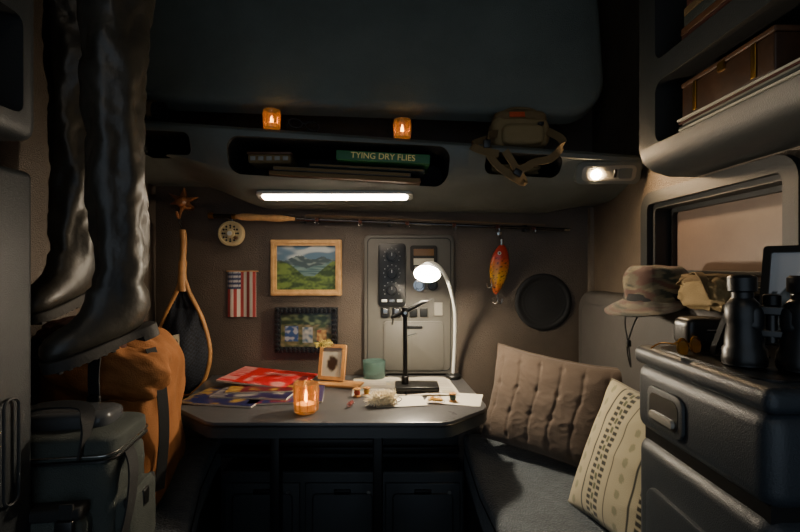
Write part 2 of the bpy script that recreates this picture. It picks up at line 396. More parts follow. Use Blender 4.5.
hoop=cat([(cx,yN,1.19),(cx-.03,yN,1.12),(cx-.085,yN,1.0),(cx-.118,yN,.88),(cx-.105,yN,.76),(cx-.05,yN,.69),(cx+.03,yN,.685),(cx+.09,yN,.74),(cx+.118,yN,.86),(cx+.088,yN,1.0),(cx+.03,yN,1.12)],8,closed=True)
b.tube(hoop,.0095,woodl,10,closed=True)
b.tube(cat([(cx,yN,1.13),(cx-.003,yN,1.20),(cx,yN,1.27),(cx+.003,yN,1.34),(cx,yN,1.385),(cx,yN,1.40)],5),[.019]*5+[.017]*5+[.013]*5+[.014]*5+[.013]*5+[.008],woodl,14)
b.tube([(cx,yN,1.40),(cx-.004,yN-.03,1.43),(cx+.003,yN-.052,1.455),(cx+.006,yN-.03,1.43)],.0025,strapm,6)
def halfw(z):
    best=[p.x-cx for p in hoop if abs(p.z-z)<.02]; return (min(best),max(best)) if best else (-.01,.01)
def netf(u,v):
    z=.692+v*.44; a,c2=halfw(z); x=cx+a+(c2-a)*u; w=math.sin(math.pi*u)*math.sin(math.pi*min(1,v*1.15+.05))
    return (x,yN-.075*max(0,w)-.01*nz(u*5,v*6),z-.03*max(0,w))
def netc(u,v):
    k=((u*14+v*26)%1<.16) or ((u*14-v*26)%1<.16); return C('#242c3a') if k else C('#0b0e14')
b.sheet(80,120,netf,netm,netc); b.done('landing_net')
def flag(u,v):
    if u<.46 and v>.6:
        return C('#c8c4bc') if ((u*24)%1<.4 and (v*30)%1<.45) else C('#232b48')
    return C('#8c2a27') if int(u*9)%2==0 else C('#b8b0a2')
b=B(); b.sheet(54,40,lambda u,v:(-.772+.128*u,1.994-.005*math.sin(u*9)-.002,1.012+.203*v),vcc,flag)
b.tube([(-.78,1.9975,1.216),(-.637,1.9975,1.216)],.003,woodl,8); b.done('small_flag')
def landscape(u,v):
    r1=.66+.12*math.exp(-((u-.38)/.15)**2)+.09*math.exp(-((u-.78)/.13)**2)+.035*nz(u*11,1)+.02*nz(u*30,3)
    r2=.50+.05*nz(u*5,5)+.14*abs(u-.5)*2
    if v>r1: return mixc(C('#4a6478'),C('#a4acac'),sm((nz(u*3.5,v*6,2)+.15)*2.2))
    if v>r2: return mixc(C('#34454a'),C('#6f7d7a'),sm(nz(u*10,v*16)*1.6+.25-(r1-v)*2))
    if v>.30 and abs(u-.55)<.22-(.46-v)*.9: return mixc(C('#38545a'),C('#70867f'),nz(u*4,v*30)+.35)
    return mixc(C('#20351a'),C('#5f7435'),sm(nz(u*4,v*9,4)+.45+nz(u*20,v*20)*.4))
def framed(name,x0,x1,z0,z1,fw,fm,col,depth=.022,y=2.001,mat=vc,carve=False):
    b=B(); T=Wb((x0+x1)/2,y,(z0+z1)/2); w,h=x1-x0,z1-z0
    ring(b,w,h,.004,fw,0,depth,fm,T); ring(b,w-fw*.5,h-fw*.5,.003,fw*.35,depth,depth+.006,fm,T); b.box((0,0,.005),(w-fw,h-fw,.01),black,T=T)
    b.sheet(110,80,lambda u,v:((u-.5)*(w-2*fw),(v-.5)*(h-2*fw),.0115),mat,col,T)
    if carve:
        for k in range(14):
            for sgn in (-1,1): b.box(((k/13-.5)*(w-fw),sgn*(h-fw)/2,depth+.004),(.012,fw*.8,.012),fm,.002,T=T)
        for k in range(9):
            for sgn in (-1,1): b.box((sgn*(w-fw)/2,(k/8-.5)*(h-fw),depth+.004),(fw*.8,.012,.012),fm,.002,T=T)
    return b.done(name)
framed('framed_landscape_painting',-.577,-.261,1.108,1.357,.026,M('gilt_frame','#bb925c',.45,metal=.1,bump=.3,scale=120,var=.25,vscale=30),landscape)
def camp(u,v):
    if v>.66: return mixc(C('#1c2a1a'),C('#66704c'),sm(nz(u*9,v*9)+.3))
    if .15<v<.62 and .08<u<.34: return mixc(C('#26406a'),C('#8a8c90'),sm(nz(u*12,v*10,7)*2+.2))
    if .12<v<.58 and .42<u<.62: return mixc(C('#3a5468'),C('#b0a898'),nz(u*14,v*8)+.4)
    if .15<v<.5 and .70<u<.9: return mixc(C('#6a3a24'),C('#a88a4c'),nz(u*16,v*10)+.4)
    return mixc(C('#2c3a20'),C('#7a6c4c'),nz(u*9,v*9,3)+.4)
framed('framed_photograph',-.559,-.279,.853,1.055,.026,black,camp,carve=True,mat=vcg)

# ---------- control panel
panelm=M('panel_plastic','#56544e',.5,bump=.25,scale=400,var=.1)
b=B(); T=Wb(.0405,1.999,1.069); b.prism(rr(.405,.622,.03),0,.016,panelm,T,bev=.006,seg=3)
b.tube([T@Vector((p[0],p[1],.016)) for p in rr(.37,.59,.02)],.002,darkm,6,closed=True)
b.prism(rr(.122,.282,.016,cx=-.0765,cy=.131),.016,.026,black,T,bev=.003)
for k,dz in enumerate((.215,.14,.065)):
    q=T@Matrix.Translation((-.0765,dz,.026)); b.lathe([(.03,0),(.03,.004),(.021,.005),(.019,.018),(0,.02)],black,28,q); b.box((0,.008,.019),(.003,.014,.003),white,T=q)
    for a in range(9): b.box((.036*math.cos(rad(-30+30*a)),.036*math.sin(rad(-30+30*a)),.001),(.003,.003,.002),white,T=q)
for i in range(3): b.box((-.11+i*.034,.017,.028),(.024,.012,.004),[white,steel,white][i],.001,T=T)
b.prism(rr(.12,.115,.012,cx=.065,cy=.205),.016,.024,darkm,T,bev=.002)
b.box((.065,.232,.025),(.09,.03,.003),M('amber_display','#3a2c18',.3,em='#a86a20',es=.12),.001,T=T); b.box((.065,.19,.025),(.09,.03,.004),M('label_print','#a8a496',.5),.001,T=T)
for i in range(3): b.box((.035+i*.03,.163,.025),(.02,.012,.006),lens,.002,T=T)
b.lathe([(.026,.016),(.026,.024),(.018,.025),(.016,.018),(0,.018)],chrome,28,T@Matrix.Translation((.045,.085,0)))
b.lathe([(.024,.016),(.024,.024),(.017,.025),(.015,.018),(0,.018)],black,28,T@Matrix.Translation((.105,.085,0)))
for x in (-.105,-.055): b.box((x,-.035,.02),(.038,.045,.012),black,.003,T=T); b.box((x,-.03,.028),(.022,.022,.006),steel,.002,T=T)
for x in (.02,.065): b.box((x,-.035,.02),(.034,.04,.012),black,.003,T=T)
for i in range(3): b.box((-.12+i*.045,.0,.019),(.03,.010,.006),white,.001,T=T)
b.prism(rr(.27,.22,.02,cx=.02,cy=-.185),.016,.021,panelm,T,bev=.003); b.box((.02,-.10,.023),(.08,.014,.008),black,.003,T=T); b.box((.13,-.02,.02),(.04,.06,.01),domelens,.003,T=T)
b.done('control_panel')
# speaker
b=B(); T=Wb(.644,1.999,1.078); b.lathe([(.128,0),(.127,.005),(.120,.009),(.110,.009),(.106,.007),(.104,.006),(.06,.010),(0,.012)],blackr,64,T)
for r in (.02,.035,.05,.065,.08,.095): b.lathe([(r-.002,.005),(r-.002,.0135-.06*r),(r+.002,.0135-.06*r),(r+.002,.005)],darkm,48,T,cap=False)
b.done('wall_speaker')
# lure
b=B(); T=Tm((.435,1.955,1.225),(0,8,0))
def lc(u,v):
    if v>.72: base=C('#b5301c')
    elif v>.35: base=mixc(C('#d8a020'),C('#c8401c'),(v-.35)/.37)
    else: base=mixc(C('#a92a1a'),C('#d8a020'),v/.35)
    if v<.75 and nz(u*22,v*26)>.32: base=C('#3a1a10')
    return base
def lf(u,v):
    a=2*math.pi*u; s=math.sin(math.pi*min(1,v*.97+.015))**.62*(.75+.35*v); return (.044*s*math.cos(a),.020*s*math.sin(a),(v-.5)*.22)
b.sheet(40,60,lf,vcg,lc,T)
b.lathe([(.008,0),(.008,.003),(.003,.004),(0,.004)],white,16,T@Tm((-.012,-.018,.07),(90,0,0))); b.lathe([(.004,.0035),(.004,.006),(0,.006)],black,12,T@Tm((-.012,-.018,.07),(90,0,0)))
def treble(b,c):
    c=Vector(c); b.tube([c,c+Vector((0,0,-.03))],.0018,steel,6)
    for a in (0,120,240):
        d=Vector((math.cos(rad(a+20)),math.sin(rad(a+20)),0)); b.tube(cat([c+Vector((0,0,-.03)),c+d*.008+Vector((0,0,-.045)),c+d*.02+Vector((0,0,-.042)),c+d*.023+Vector((0,0,-.026))],4),.0018,steel,6)
treble(b,(.428,1.95,1.12)); treble(b,(.40,1.94,1.19))
b.tube([(.449,1.955,1.33),(.44,1.97,1.385)],.0015,strapm,6)
b.lathe([(.006,0),(.006,.03),(.010,.033),(0,.036)],steel,12,Wb(.44,2.002,1.385)); b.box((.447,1.955,1.345),(.012,.012,.03),steel,.003)
b.done('fishing_lure')

# ---------- console contents
b=B(); b.box((-.06,1.66,1.627),(.335,.17,.034),M('green_cover','#25643a',.5),.003,rot=(0,3,0)); b.box((-.06,1.664,1.627),(.328,.168,.028),paper,.0,rot=(0,3,0))
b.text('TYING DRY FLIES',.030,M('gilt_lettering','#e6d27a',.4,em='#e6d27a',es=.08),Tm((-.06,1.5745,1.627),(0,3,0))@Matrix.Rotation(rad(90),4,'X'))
b.done('hardcover_book')
b=B()
for i,(cx_,w_,h_,m_) in enumerate(((-.2,.55,.018,woodd),(-.21,.5,.016,M('grey_cover','#4c4c48',.6)),(-.12,.42,.012,olive))): b.box((cx_,1.69,1.563+.018*i-.05*(cx_+.2)),(w_,.17,h_),m_,.003,rot=(0,3,0)); b.box((cx_,1.687,1.563+.018*i-.05*(cx_+.2)),(w_-.01,.17,h_-.006),tand,rot=(0,3,0))
b.done('book_stack')
b=B(); b.box((-.48,1.69,1.635),(.16,.12,.035),tand,.01); b.box((-.48,1.69,1.655),(.165,.125,.010),woodd,.004)
for i in range(5): b.box((-.54+i*.03,1.629,1.635),(.02,.004,.016),domelens,.002)
b.done('fly_box')
b=B(); b.sup((.43,1.68,1.60),(.09,.05,.02),tan,.6,disp=.15); b.done('folded_cloth')
b=B(); b.tube(cat([(-1.04,1.63,1.81),(-.95,1.62,1.807),(-.86,1.62,1.80)],6),.034,strapm,18)
for x in (-1.0,-.9): b.tube([(x-.01,1.62,1.807),(x+.01,1.62,1.806)],.037,tand,18)
b.done('rolled_blanket')

def candle(x,y,z,s=1):
    b=B()
    b.lathe([(.0,0),(.028*s,0),(.032*s,.004),(.034*s,.03*s),(.037*s,.07*s),(.036*s,.084*s),(.034*s,.084*s),(.033*s,.06*s),(.030*s,.008),(0,.007)],amber,24)
    for k in range(10):
        a=2*math.pi*k/10; b.tube([(.034*s*math.cos(a),.034*s*math.sin(a),.006),(.0375*s*math.cos(a),.0375*s*math.sin(a),.07*s)],.0020,amber,6)
    b.lathe([(0,.009),(.027*s,.009),(.028*s,.026*s),(0,.025*s)],wax,20)
    b.lathe([(0,.028*s),(.006,.037*s),(.0045,.052*s),(0,.066*s)],flame,10)
    b.done('candle_jar',loc=(x,y,z))
candle(-.463,1.605,topz(-.463)+.002,.84); candle(.008,1.605,topz(.008)+.002,.84); candle(-.315,1.49,.7505,1.15)
b=B()
for s_ in (-1,1): b.tube([(s_*.03+.024*math.cos(a*.524),0,.02+.016*math.sin(a*.524)) for a in range(12)],.002,black,6,closed=True); b.tube(cat([(s_*.054,0,.024),(s_*.056,.06,.024),(s_*.05,.1,.008)],4),.002,black,6)
b.tube([(-.006,0,.024),(.006,0,.024)],.002,black,6); b.done('eyeglasses',loc=(-.345,1.585,topz(-.345)+.004),rot=(0,4,20))
# hip pack
b=B(); z0=topz(.44)+.002
b.sup((.44,1.66,z0+.062),(.105,.065,.062),tan,.45,disp=.06); b.sup((.44,1.60,z0+.045),(.075,.03,.038),tan,.5,disp=.05); b.sup((.44,1.655,z0+.118),(.095,.06,.022),tand,.5,disp=.05)
b.box((.42,1.594,z0+.118),(.055,.006,.02),M('orange_label','#c04a22',.6),.001,rot=(-20,0,0)); b.box((.50,1.60,z0+.08),(.02,.06,.012),black,.003)
b.tube(cat([(.36,1.64,z0+.12),(.40,1.63,z0+.148),(.48,1.63,z0+.148),(.52,1.64,z0+.12)],6),.006,tand,8)
for P in ([(.35,1.60,z0+.05),(.31,1.55,z0+.03),(.30,1.535,z0-.02),(.33,1.528,z0-.075),(.39,1.53,z0-.12),(.43,1.54,z0-.135),(.40,1.53,z0-.09),(.36,1.525,z0-.03)],
          [(.53,1.60,z0+.06),(.56,1.55,z0+.02),(.56,1.535,z0-.01),(.52,1.53,z0-.055),(.46,1.53,z0-.07),(.41,1.53,z0-.10)],
          [(.345,1.61,z0+.04),(.275,1.56,z0+.01),(.25,1.54,z0-.01),(.29,1.53,z0-.03),(.34,1.53,z0-.04)]):
    b.ribbon(cat(P,8),(.35,0,1),.026,.004,tand)
b.box((.405,1.526,z0-.105),(.03,.012,.022),black,.003,rot=(0,30,0)); b.box((.30,1.53,z0-.005),(.026,.01,.03),black,.003)
b.done('hip_pack')

# ---------- table-top things
zt=.7505
def cover(base,acc,seed):
    def f(u,v):
        if v>.8: return acc if nz(u*20,v*3,seed)>-.1 else base
        t=nz(u*5,v*5,seed)
        return mixc(base,acc,sm(t*2.2)) if abs(v-.4)<.3 else base
    return f
def mag(b,c,w,h,t,rz,tilt,col):
    T=Tm(c,(tilt,0,rz)); b.box((0,0,t/2),(w,h,t),paper,.0008,T=T); b.sheet(40,50,lambda u,v:((u-.5)*w,(v-.5)*h,t+.0008),vcg,col,T)
b=B()
mag(b,(-.63,1.66,zt+.001),.22,.28,.006,80,0,cover(C('#191d48'),C('#8a6c30'),1))
mag(b,(-.42,1.68,zt+.001),.22,.26,.006,97,0,cover(C('#162052'),C('#6a1c28'),5))
mag(b,(-.54,1.72,zt+.008),.23,.29,.006,84,0,cover(C('#241c40'),C('#888078'),9))
mag(b,(-.52,1.77,zt+.015),.22,.28,.006,95,0,cover(C('#601820'),C('#a88438'),12))
mag(b,(-.54,1.845,zt+.0222),.24,.34,.007,82,4,cover(C('#b4141b'),C('#c88078'),22))
b.done('magazine_pile')
b=B()
def page(x0,y0,w,h,rz,seed):
    T=Tm((x0,y0,zt),(0,0,rz))
    def pc(u,v):
        if u<.08 or u>.92 or v<.06 or v>.94: return C('#b8b1a0')
        if nz(int(u*3)*3.1,int(v*4)*2.7,seed)>.12: return mixc(C('#6a7a7c'),C('#a99874'),nz(u*9,v*9,seed)+.5)
        return C('#88827a') if (v*26)%1<.4 else C('#b8b1a0')
    b.sheet(50,60,lambda u,v:((u-.5)*w,(v-.5)*h,.002+.006*math.sin(math.pi*u)),vc,pc,T)
    b.box((0,0,.0012),(w,h,.002),paper,T=T)
page(-.09,1.80,.20,.27,4,1); page(.12,1.80,.20,.27,4,5); b.done('open_magazine')
b=B(); b.box((.20,1.64,zt+.001),(.2,.15,.001),paper,rot=(0,0,-14)); b.box((.0,1.60,zt+.0025),(.18,.12,.001),paper,rot=(0,0,8)); b.done('loose_papers')
b=B(); T=Tm((-.285,1.84,zt+.013),(0,0,-14))
b.box((.04,-.01,-.0065),(.19,.08,.012),woodl,.003,T=T); ring(b,.115,.145,.006,.014,0,.014,woodl,T@Tm((-.0,.02,.075),(78,0,0)))
b.sheet(30,30,lambda u,v:((u-.5)*.09,(v-.5)*.12,.007),vcg,lambda u,v:mixc(C('#b8b09c'),C('#3a2a20'),sm(1.5-((u-.5)**2*9+(v-.45)**2*9)*1.6+nz(u*8,v*8)*.5)),T@Tm((0,.02,.075),(78,0,0)))
b.box((0,.05,.05),(.02,.003,.11),woodd,rot=(-22,0,0),T=T); b.done('wooden_photo_frame')
def fly(name,c,s,colh,rot=0,n=420):
    b=B(); T=Tm(c,(0,0,rot)); m=M(name+'_hackle',colh,.9,var=.3,vscale=90,sheen=.3)
    b.tube(cat([(-.02*s,0,.012*s),(.0,0,.014*s),(.02*s,0,.013*s)],4),[.002*s]+[.006*s]*7+[.002*s],m,8,T=T)
    b.tube(cat([(.02*s,0,.013*s),(.028*s,0,.008*s),(.02*s,0,.003*s),(.008*s,0,.004*s)],4),.0008*s,steel,5,T=T)
    for i in range(n):
        x=R.uniform(-.022,.018)*s; a=R.uniform(0,2*math.pi); l=R.uniform(.006,.017)*s; e=Vector((x-R.uniform(0,.012)*s,math.cos(a)*l,max(.0015,.013*s+math.sin(a)*l)))
        b.tube([(x,0,.013*s),e],[.0009*s,.0004*s],m,3,T=T)
    for i in range(40): b.tube([(-.018*s,0,.013*s),(-R.uniform(.03,.045)*s,R.uniform(-.012,.012)*s,max(.002,.012*s+R.uniform(-.010,.010)*s))],[.0009*s,.0004*s],m,3,T=T)
    b.done(name)
fly('fishing_fly',(-.045,1.56,zt+.003),1.9,'#f0e2c0',15,900)
fly('fishing_fly',(.135,1.58,zt+.003),.9,'#d8a43c',-20,150)
fly('fishing_fly',(-.30,1.83,zt+.155),1.2,'#a8943c',30,250)
fly('fishing_fly',(-.17,1.55,zt+.003),.7,'#8a3020',70,120)
b=B(); b.lathe([(0,0),(.044,0),(.047,.004),(.05,.08),(.0475,.08),(.044,.008),(0,.007)],glass,36); b.lathe([(0,.0085),(.043,.0085),(.0445,.03),(0,.03)],M('water','#b8d8d4',.02,trans=.95),30); b.done('drinking_glass',loc=(-.112,1.925,zt+.0))
for (x,y,c_) in ((-.16,1.66,'#a03a22'),(-.125,1.675,'#c8a040'),(.19,1.60,'#3a4a3a')):
    b=B(); m=M('thread',c_,.7); b.lathe([(0,0),(.014,0),(.014,.004),(.009,.005),(.009,.024),(.014,.025),(.014,.029),(.004,.029),(.004,.02),(0,.02)],woodl,20); b.lathe([(.0095,.006),(.012,.015),(.0095,.023)],m,20,cap=False); b.done('thread_spool',loc=(x,y,zt+.003))
b=B(); T=Tm((.065,1.735,zt+.012)); b.box((0,0,.009),(.17,.10,.018),blackm,.005,T=T)
b.cyl(T@Vector((-.045,0,.018)),T@Vector((-.045,0,.31)),.0085,blackm); b.lathe([(.014,0),(.014,.03),(.008,.034)],blackm,20,T@Tm((-.045,0,.018)))
b.lathe([(.013,0),(.013,.035),(0,.035)],blackm,20,T@Tm((-.045,0,.28))); b.cyl(T@Vector((-.045,-.03,.297)),T@Vector((-.045,.01,.297)),.006,steel)
b.tube([T@Vector((-.10,0,.275)),T@Vector((-.045,0,.30)),T@Vector((.02,0,.335)),T@Vector((.045,0,.34))],[.007,.010,.009,.003],blackm,12)
b.tube([T@Vector((-.09,0,.285)),T@Vector((-.095,-.01,.25))],.004,steel,8); b.tube([T@Vector((.045,0,.34)),T@Vector((.06,0,.35)),T@Vector((.068,0,.345))],.0015,steel,6)
b.cyl(T@Vector((-.045,0,.20)),T@Vector((-.0,0,.215)),.003,steel); b.done('fly_tying_vise')
b=B(); hx,hy,hz=.105,1.72,1.212
b.lathe([(0,0),(.035,0),(.035,.012),(.03,.018),(.012,.022),(0,.022)],black,32,Tm((.232,1.94,zt)))
gp=cat([(.232,1.94,zt+.02),(.238,1.935,.90),(.232,1.88,1.05),(.20,1.80,1.16),(.165,1.765,1.225),(.13,1.745,1.25),(.108,1.735,1.250)],10)
b.tube(gp,.0075,white,12)
T=Tm((hx,hy,hz),(-40,8,0))
b.lathe([(.0,.045),(.016,.044),(.024,.032),(.040,.014),(.052,-.004),(.050,-.004),(.038,.014),(.021,.027),(0,.03)],shadem,36,T); b.lathe([(0,-.032),(.016,-.027),(.024,-.012),(.017,.006),(0,.014)],bulb,24,T)
b.done('gooseneck_desk_lamp')

# ---------- pillows
def pillow(name,w,h,t,loc,axX,axZ,mat,colf=None,quilt=False,n=70):
    b=B(); X=Vector(axX).normalized(); Z=Vector(axZ); Z=(Z-X*Z.dot(X)).normalized(); Y=Z.cross(X)
    T=Matrix.Translation(loc)@Matrix((X,Y,Z)).transposed().to_4x4()
    for sg in (-1,1):
        def f(u,v):
            a,c=2*u-1,2*v-1; th=(max(0,1-a*a)*max(0,1-c*c))**.42
            x=w/2*a*(1-.07*(1-c*c)); z=h/2*c*(1-.07*(1-a*a))
            if quilt:
                q=abs(((u*6+.10*math.sin(v*7))%1)-.5); q2=abs(((v*4+.08*math.sin(u*9))%1)-.5)
                k=1-.045*math.exp(-(q/.06)**2)-.10*math.exp(-(q/.12)**2-(q2/.12)**2)-.04*abs(nz(u*14,v*14))-.12*abs(nz(u*3.5,v*3.5))
            else: k=1-.10*abs(nz(u*4,v*4,sg))
            return (x+.004*nz(v*6,u*6),sg*t/2*th*k,z+.004*nz(u*5,v*5,3))
        b.sheet(n,n,f,mat,colf,T)
    pip=[T@Vector((w/2*a*(1-.07*(1-c*c))+.004*nz((c+1)*3,(a+1)*3),0,h/2*c*(1-.07*(1-a*a))+.004*nz((a+1)*2.5,(c+1)*2.5,3))) for a,c in [(-1+2*i/20,-1) for i in range(20)]+[(1,-1+2*i/20) for i in range(20)]+[(1-2*i/20,1) for i in range(20)]+[(-1,1-2*i/20) for i in range(20)]]
    b.tube(pip,.004,mat,6,closed=True,cols=[C('#5f5248') if colf is None else C('#8a8370')]*80)
    return b.done(name,ang=60)
brownp=M('brown_quilt','#594b3f',.85,bump=.6,scale=350,var=.16,sheen=.1)
pillow('quilted_pillow',.49,.38,.18,(.565,1.685,.71),(.80,-.59,-.09),(.16,.19,.95),brownp,quilt=True,n=120)
def ethnic(u,v):
    base=C('#aea486'); k=(u*4)%1
    if int(u*4)%2==0:
        if abs(k-.5)<.30 and ((v*22)%1<.5) and abs(abs(k-.5)-.18)<.09: return C('#2a2a22')
        if abs(k-.5)<.05 and (v*14)%1<.6: return C('#55583c')
    else:
        if ((k-.5)**2*9+(((v*9)%1)-.5)**2)<.08: return C('#8a886a')
        if abs(k-.5)>.44: return C('#2f2f26')
    return base
pillow('patterned_throw_pillow',.36,.41,.15,(.655,1.245,.685),(-.25,.95,0),(.38,.1,.9),vcc,ethnic,n=110)
def ethnic2(u,v):
    if (((u*9)%1)-.5)**2+(((v*9)%1)-.5)**2<.05: return C('#302a22')
    return C('#8a8168')
pillow('patterned_throw_pillow',.28,.46,.10,(-.985,1.72,.725),(.5,.85,0),(0,.05,1),vcc,ethnic2,n=80)

# ---------- hat
def camo(u,v):
    t=nz(u*9,v*5,3); t2=nz(u*14,v*8,11)
    if t>.15: return C('#583c30')
    if t2>.12: return C('#72684f')
    if t<-.25: return C('#30352a')
    return C('#5a523f')
b=B()
def crown(u,v):
    a=2*math.pi*u; r=.088*(1-.06*v)*(1 if v<.6 else math.sqrt(max(0,1-((v-.6)/.4)**2.2)))
    q=1+.07*nz(math.cos(a)*2,math.sin(a)*2,v*3)
    return (r*math.cos(a)*q,r*math.sin(a)*q*1.1,.10*min(1,v/.85)+.016*nz(math.cos(a)*1.5,math.sin(a)*1.5,v)*v)
b.sheet(60,40,crown,vcc,camo)
def brim(u,v):
    a=2*math.pi*u; d=max(0,math.cos(a-rad(205))); ex=.010+.070*d**1.3; r=.086+v*ex
    return (r*math.cos(a),r*math.sin(a)*1.08,.004-v*.035*d+.003*nz(math.cos(a)*3,math.sin(a)*3,v))
b.sheet(60,8,brim,vcc,lambda u,v:camo(u,v+2)); b.sheet(60,8,lambda u,v:tuple(Vector(brim(u,v))-Vector((0,0,.003))),vcc,lambda u,v:camo(u,v+2))
b.lathe([(.0885,.002),(.0895,.008),(.0885,.022),(.087,.024)],strapm,40,Matrix.Scale(1.08,4,(0,1,0)),cap=False)
b.tube(cat([(-.10,-.02,-.01),(-.115,-.03,-.06),(-.11,-.035,-.13),(-.105,-.03,-.19),(-.112,-.03,-.13),(-.10,-.06,-.05),(-.07,-.07,-.004)],8),.0022,strapm,6); b.box((-.109,-.033,-.12),(.012,.012,.02),black,.003)
b.done('camouflage_cap',loc=(.775,1.34,1.138),rot=(0,-3,0))
b=B(); b.sup((.805,1.14,1.17),(.052,.085,.042),tan,.5,disp=.15,ds=9); b.sup((.80,1.15,1.205),(.045,.07,.015),tand,.5,disp=.15)
b.ribbon(cat([(.76,1.08,1.16),(.75,1.10,1.21),(.77,1.16,1.222),(.76,1.21,1.19)],6),(1,0,0),.02,.003,tand); b.done('canvas_pouch')
# binoculars, standing on their objectives
armor=M('rubber_armor','#15181a',.38)
b=B(); z0=1.0635; T=Tm((.640,.765,z0),(0,0,-38))
for s_ in (-1,1):
    q=T@Tm((s_*.037,0,0),(0,s_*1.5,0))
    b.lathe([(.0,.004),(.026,.004),(.029,0),(.033,.003),(.033,.030),(.029,.036),(.0285,.05),(.025,.072),(.0275,.080),(.0275,.105),(.020,.116),(.0165,.12),(.0165,.130),(.022,.133),(.0225,.156),(.0185,.160),(.015,.155),(0,.154)],armor,32,q)
    b.lathe([(.0335,.006),(.0345,.012),(.0335,.018)],black,32,q,cap=False)
    b.box((s_*.035,0,.086),(.050,.046,.050),armor,.014,T=T)
b.cyl(T@Vector((0,0,.045)),T@Vector((0,0,.125)),.008,black); b.box((0,-.002,.10),(.038,.022,.016),black,.003,T=T); b.box((0,0,.06),(.038,.016,.014),black,.003,T=T)
b.lathe([(.011,0),(.013,.002),(.013,.018),(.010,.020),(0,.020)],blackm,24,T@Tm((0,0,.108)))
b.ribbon(cat([T@Vector((-.062,.01,.09)),T@Vector((-.075,.03,.05)),T@Vector((-.085,.05,.008)),T@Vector((-.06,.09,.003)),T@Vector((.0,.11,.003))],8),(0,1,.2),.012,.0025,strapm)
b.done('binoculars')
b=B(); b.sup((.655,.965,z0+.033),(.048,.032,.033),black,.4); b.tube([(.61,.945,z0+.040),(.655,.932,z0+.042),(.70,.945,z0+.040)],.002,steel,6); b.box((.655,.934,z0+.026),(.03,.006,.018),strapm,.002); b.done('zip_case')
b=B(); T=Tm((.585,.90,z0+.001),(0,0,30))
for s_ in (-1,1):
    b.lathe([(0,0),(.018,0),(.018,.002),(0,.0025)],amberl,24,T@Tm((s_*.024,0,.014),(80,0,0))); b.tube([T@Vector((s_*.024+.019*math.cos(a*.35),0,.014+.014*math.sin(a*.35))) for a in range(18)],.0016,gold,6,closed=True)
    b.tube(cat([T@Vector((s_*.043,0,.020)),T@Vector((s_*.044,.03,.019)),T@Vector((s_*.038,.055,.004))],5),.0016,gold,6)
b.tube([T@Vector((-.005,0,.018)),T@Vector((.005,0,.018))],.002,gold,6); b.done('sunglasses')
b=B(); T=Tm((.825,.90,z0+.115),(78,0,-55)); ring(b,.15,.21,.008,.014,0,.010,black,T); b.box((0,0,.001),(.14,.2,.006),black,T=T)
b.sheet(40,40,lambda u,v:((u-.5)*.122,(v-.5)*.182,.0045),vcg,lambda u,v: C('#c9ced2') if v>.5+.2*math.exp(-((u-.4)/.2)**2)+.05*nz(u*9,1) else (mixc(C('#3a4448'),C('#8a9498'),nz(u*12,v*12)+.4)),T)
b.done('picture_frame')

# ---------- boots (hung toes-down)
def boot(name,loc,rz,H,seed,sc=.86,pitch=16):
    b=B(); n=40; rings=[]; secs=[]
    piv=Vector((.0,0,.15)); Rp=Matrix.Translation(piv)@Matrix.Rotation(-rad(pitch),4,'Y')@Matrix.Translation(-piv)
    def bend(p):
        t=sm((.19-p.z)/.10) if p.z>.05 else 1
        if t<=0: return p
        return Matrix.Translation(piv)@Matrix.Rotation(-rad(pitch)*t,4,'Y')@Matrix.Translation(-piv)@p
    for i in range(70):
        z=H-(H-.20)*i/69; w=.092-.022*(1-(z-.2)/(H-.2)); secs.append((.010*math.sin(z*5+seed),z,0,w,w*.86,1.25))
    secs+=[(-.002,.165,6,.068,.057,.9),(.004,.135,18,.076,.054,.6),(-.003,.108,32,.086,.052,.4),(-.028,.082,50,.088,.05,.3),(-.062,.062,66,.074,.050,.2),(-.10,.052,78,.058,.051,.2),(-.14,.045,86,.047,.053,.1),(-.18,.040,90,.041,.051,.1),(-.205,.037,92,.035,.043,0),(-.222,.034,94,.025,.030,0),(-.23,.032,95,.010,.014,0)]
    for (cx,cz,a,L_,W_,wr) in secs:
        f=Vector((-math.cos(rad(a)),0,math.sin(rad(a)))); r=[]
        for k in range(n):
            t=2*math.pi*k/n
            crease=1-min(1,abs(nz(math.cos(t)*1.1+seed*3,math.sin(t)*1.1,cz*11+math.cos(t+seed)*.8))*6)
            q=1+wr*(.18*nz(math.cos(t)*1.4+seed,math.sin(t)*1.4,cz*6)+.06*nz(math.cos(t)*3,math.sin(t)*3+seed,cz*18)-.05*crease)
            p=Vector((cx,0,cz))+f*L_*q*math.cos(t)+Vector((0,1,0))*W_*q*math.sin(t)
            if cz<.12: p.z=max(p.z,.004)
            r.append(bend(p)*sc)
        rings.append(r)
    b.loft(rings,rubber)
    out=[(.064,0),(.060,.028),(.03,.043),(-.02,.040),(-.08,.047),(-.14,.055),(-.19,.052),(-.225,.034),(-.238,0),(-.225,-.034),(-.19,-.052),(-.14,-.055),(-.08,-.047),(-.02,-.040),(.03,-.043),(.060,-.028)]
    op=[(p.x,p.y) for p in cat([(x,y,0) for x,y in out],4,closed=True)]
    TS=Matrix.Scale(sc,4)@Rp
    b.prism(op,-.010,.014,sole,TS,bev=.003)
    b.prism([(p[0],p[1]*.98) for p in op if p[0]>0],-.026,-.010,sole,TS); b.prism([(p[0],p[1]*.98) for p in op if p[0]<-.06],-.016,-.010,sole,TS)
    for i in range(7): b.box((-.08-i*.022,0,-.018),(.010,.085,.008),sole,.001,T=TS)
    b.ribbon(cat([(-.07*sc,0,(H-.01)*sc),(-.02,.0,(H+.08)*sc),(.02,0,(H+.08)*sc),(.07*sc,0,(H-.01)*sc)],6),(0,1,0),.03,.004,strapm)
    return b.done(name,loc=loc,rot=(0,0,rz),ang=60)
boot('rubber_wader_boot',(-.715,1.13,1.06),56,1.15,1.3)
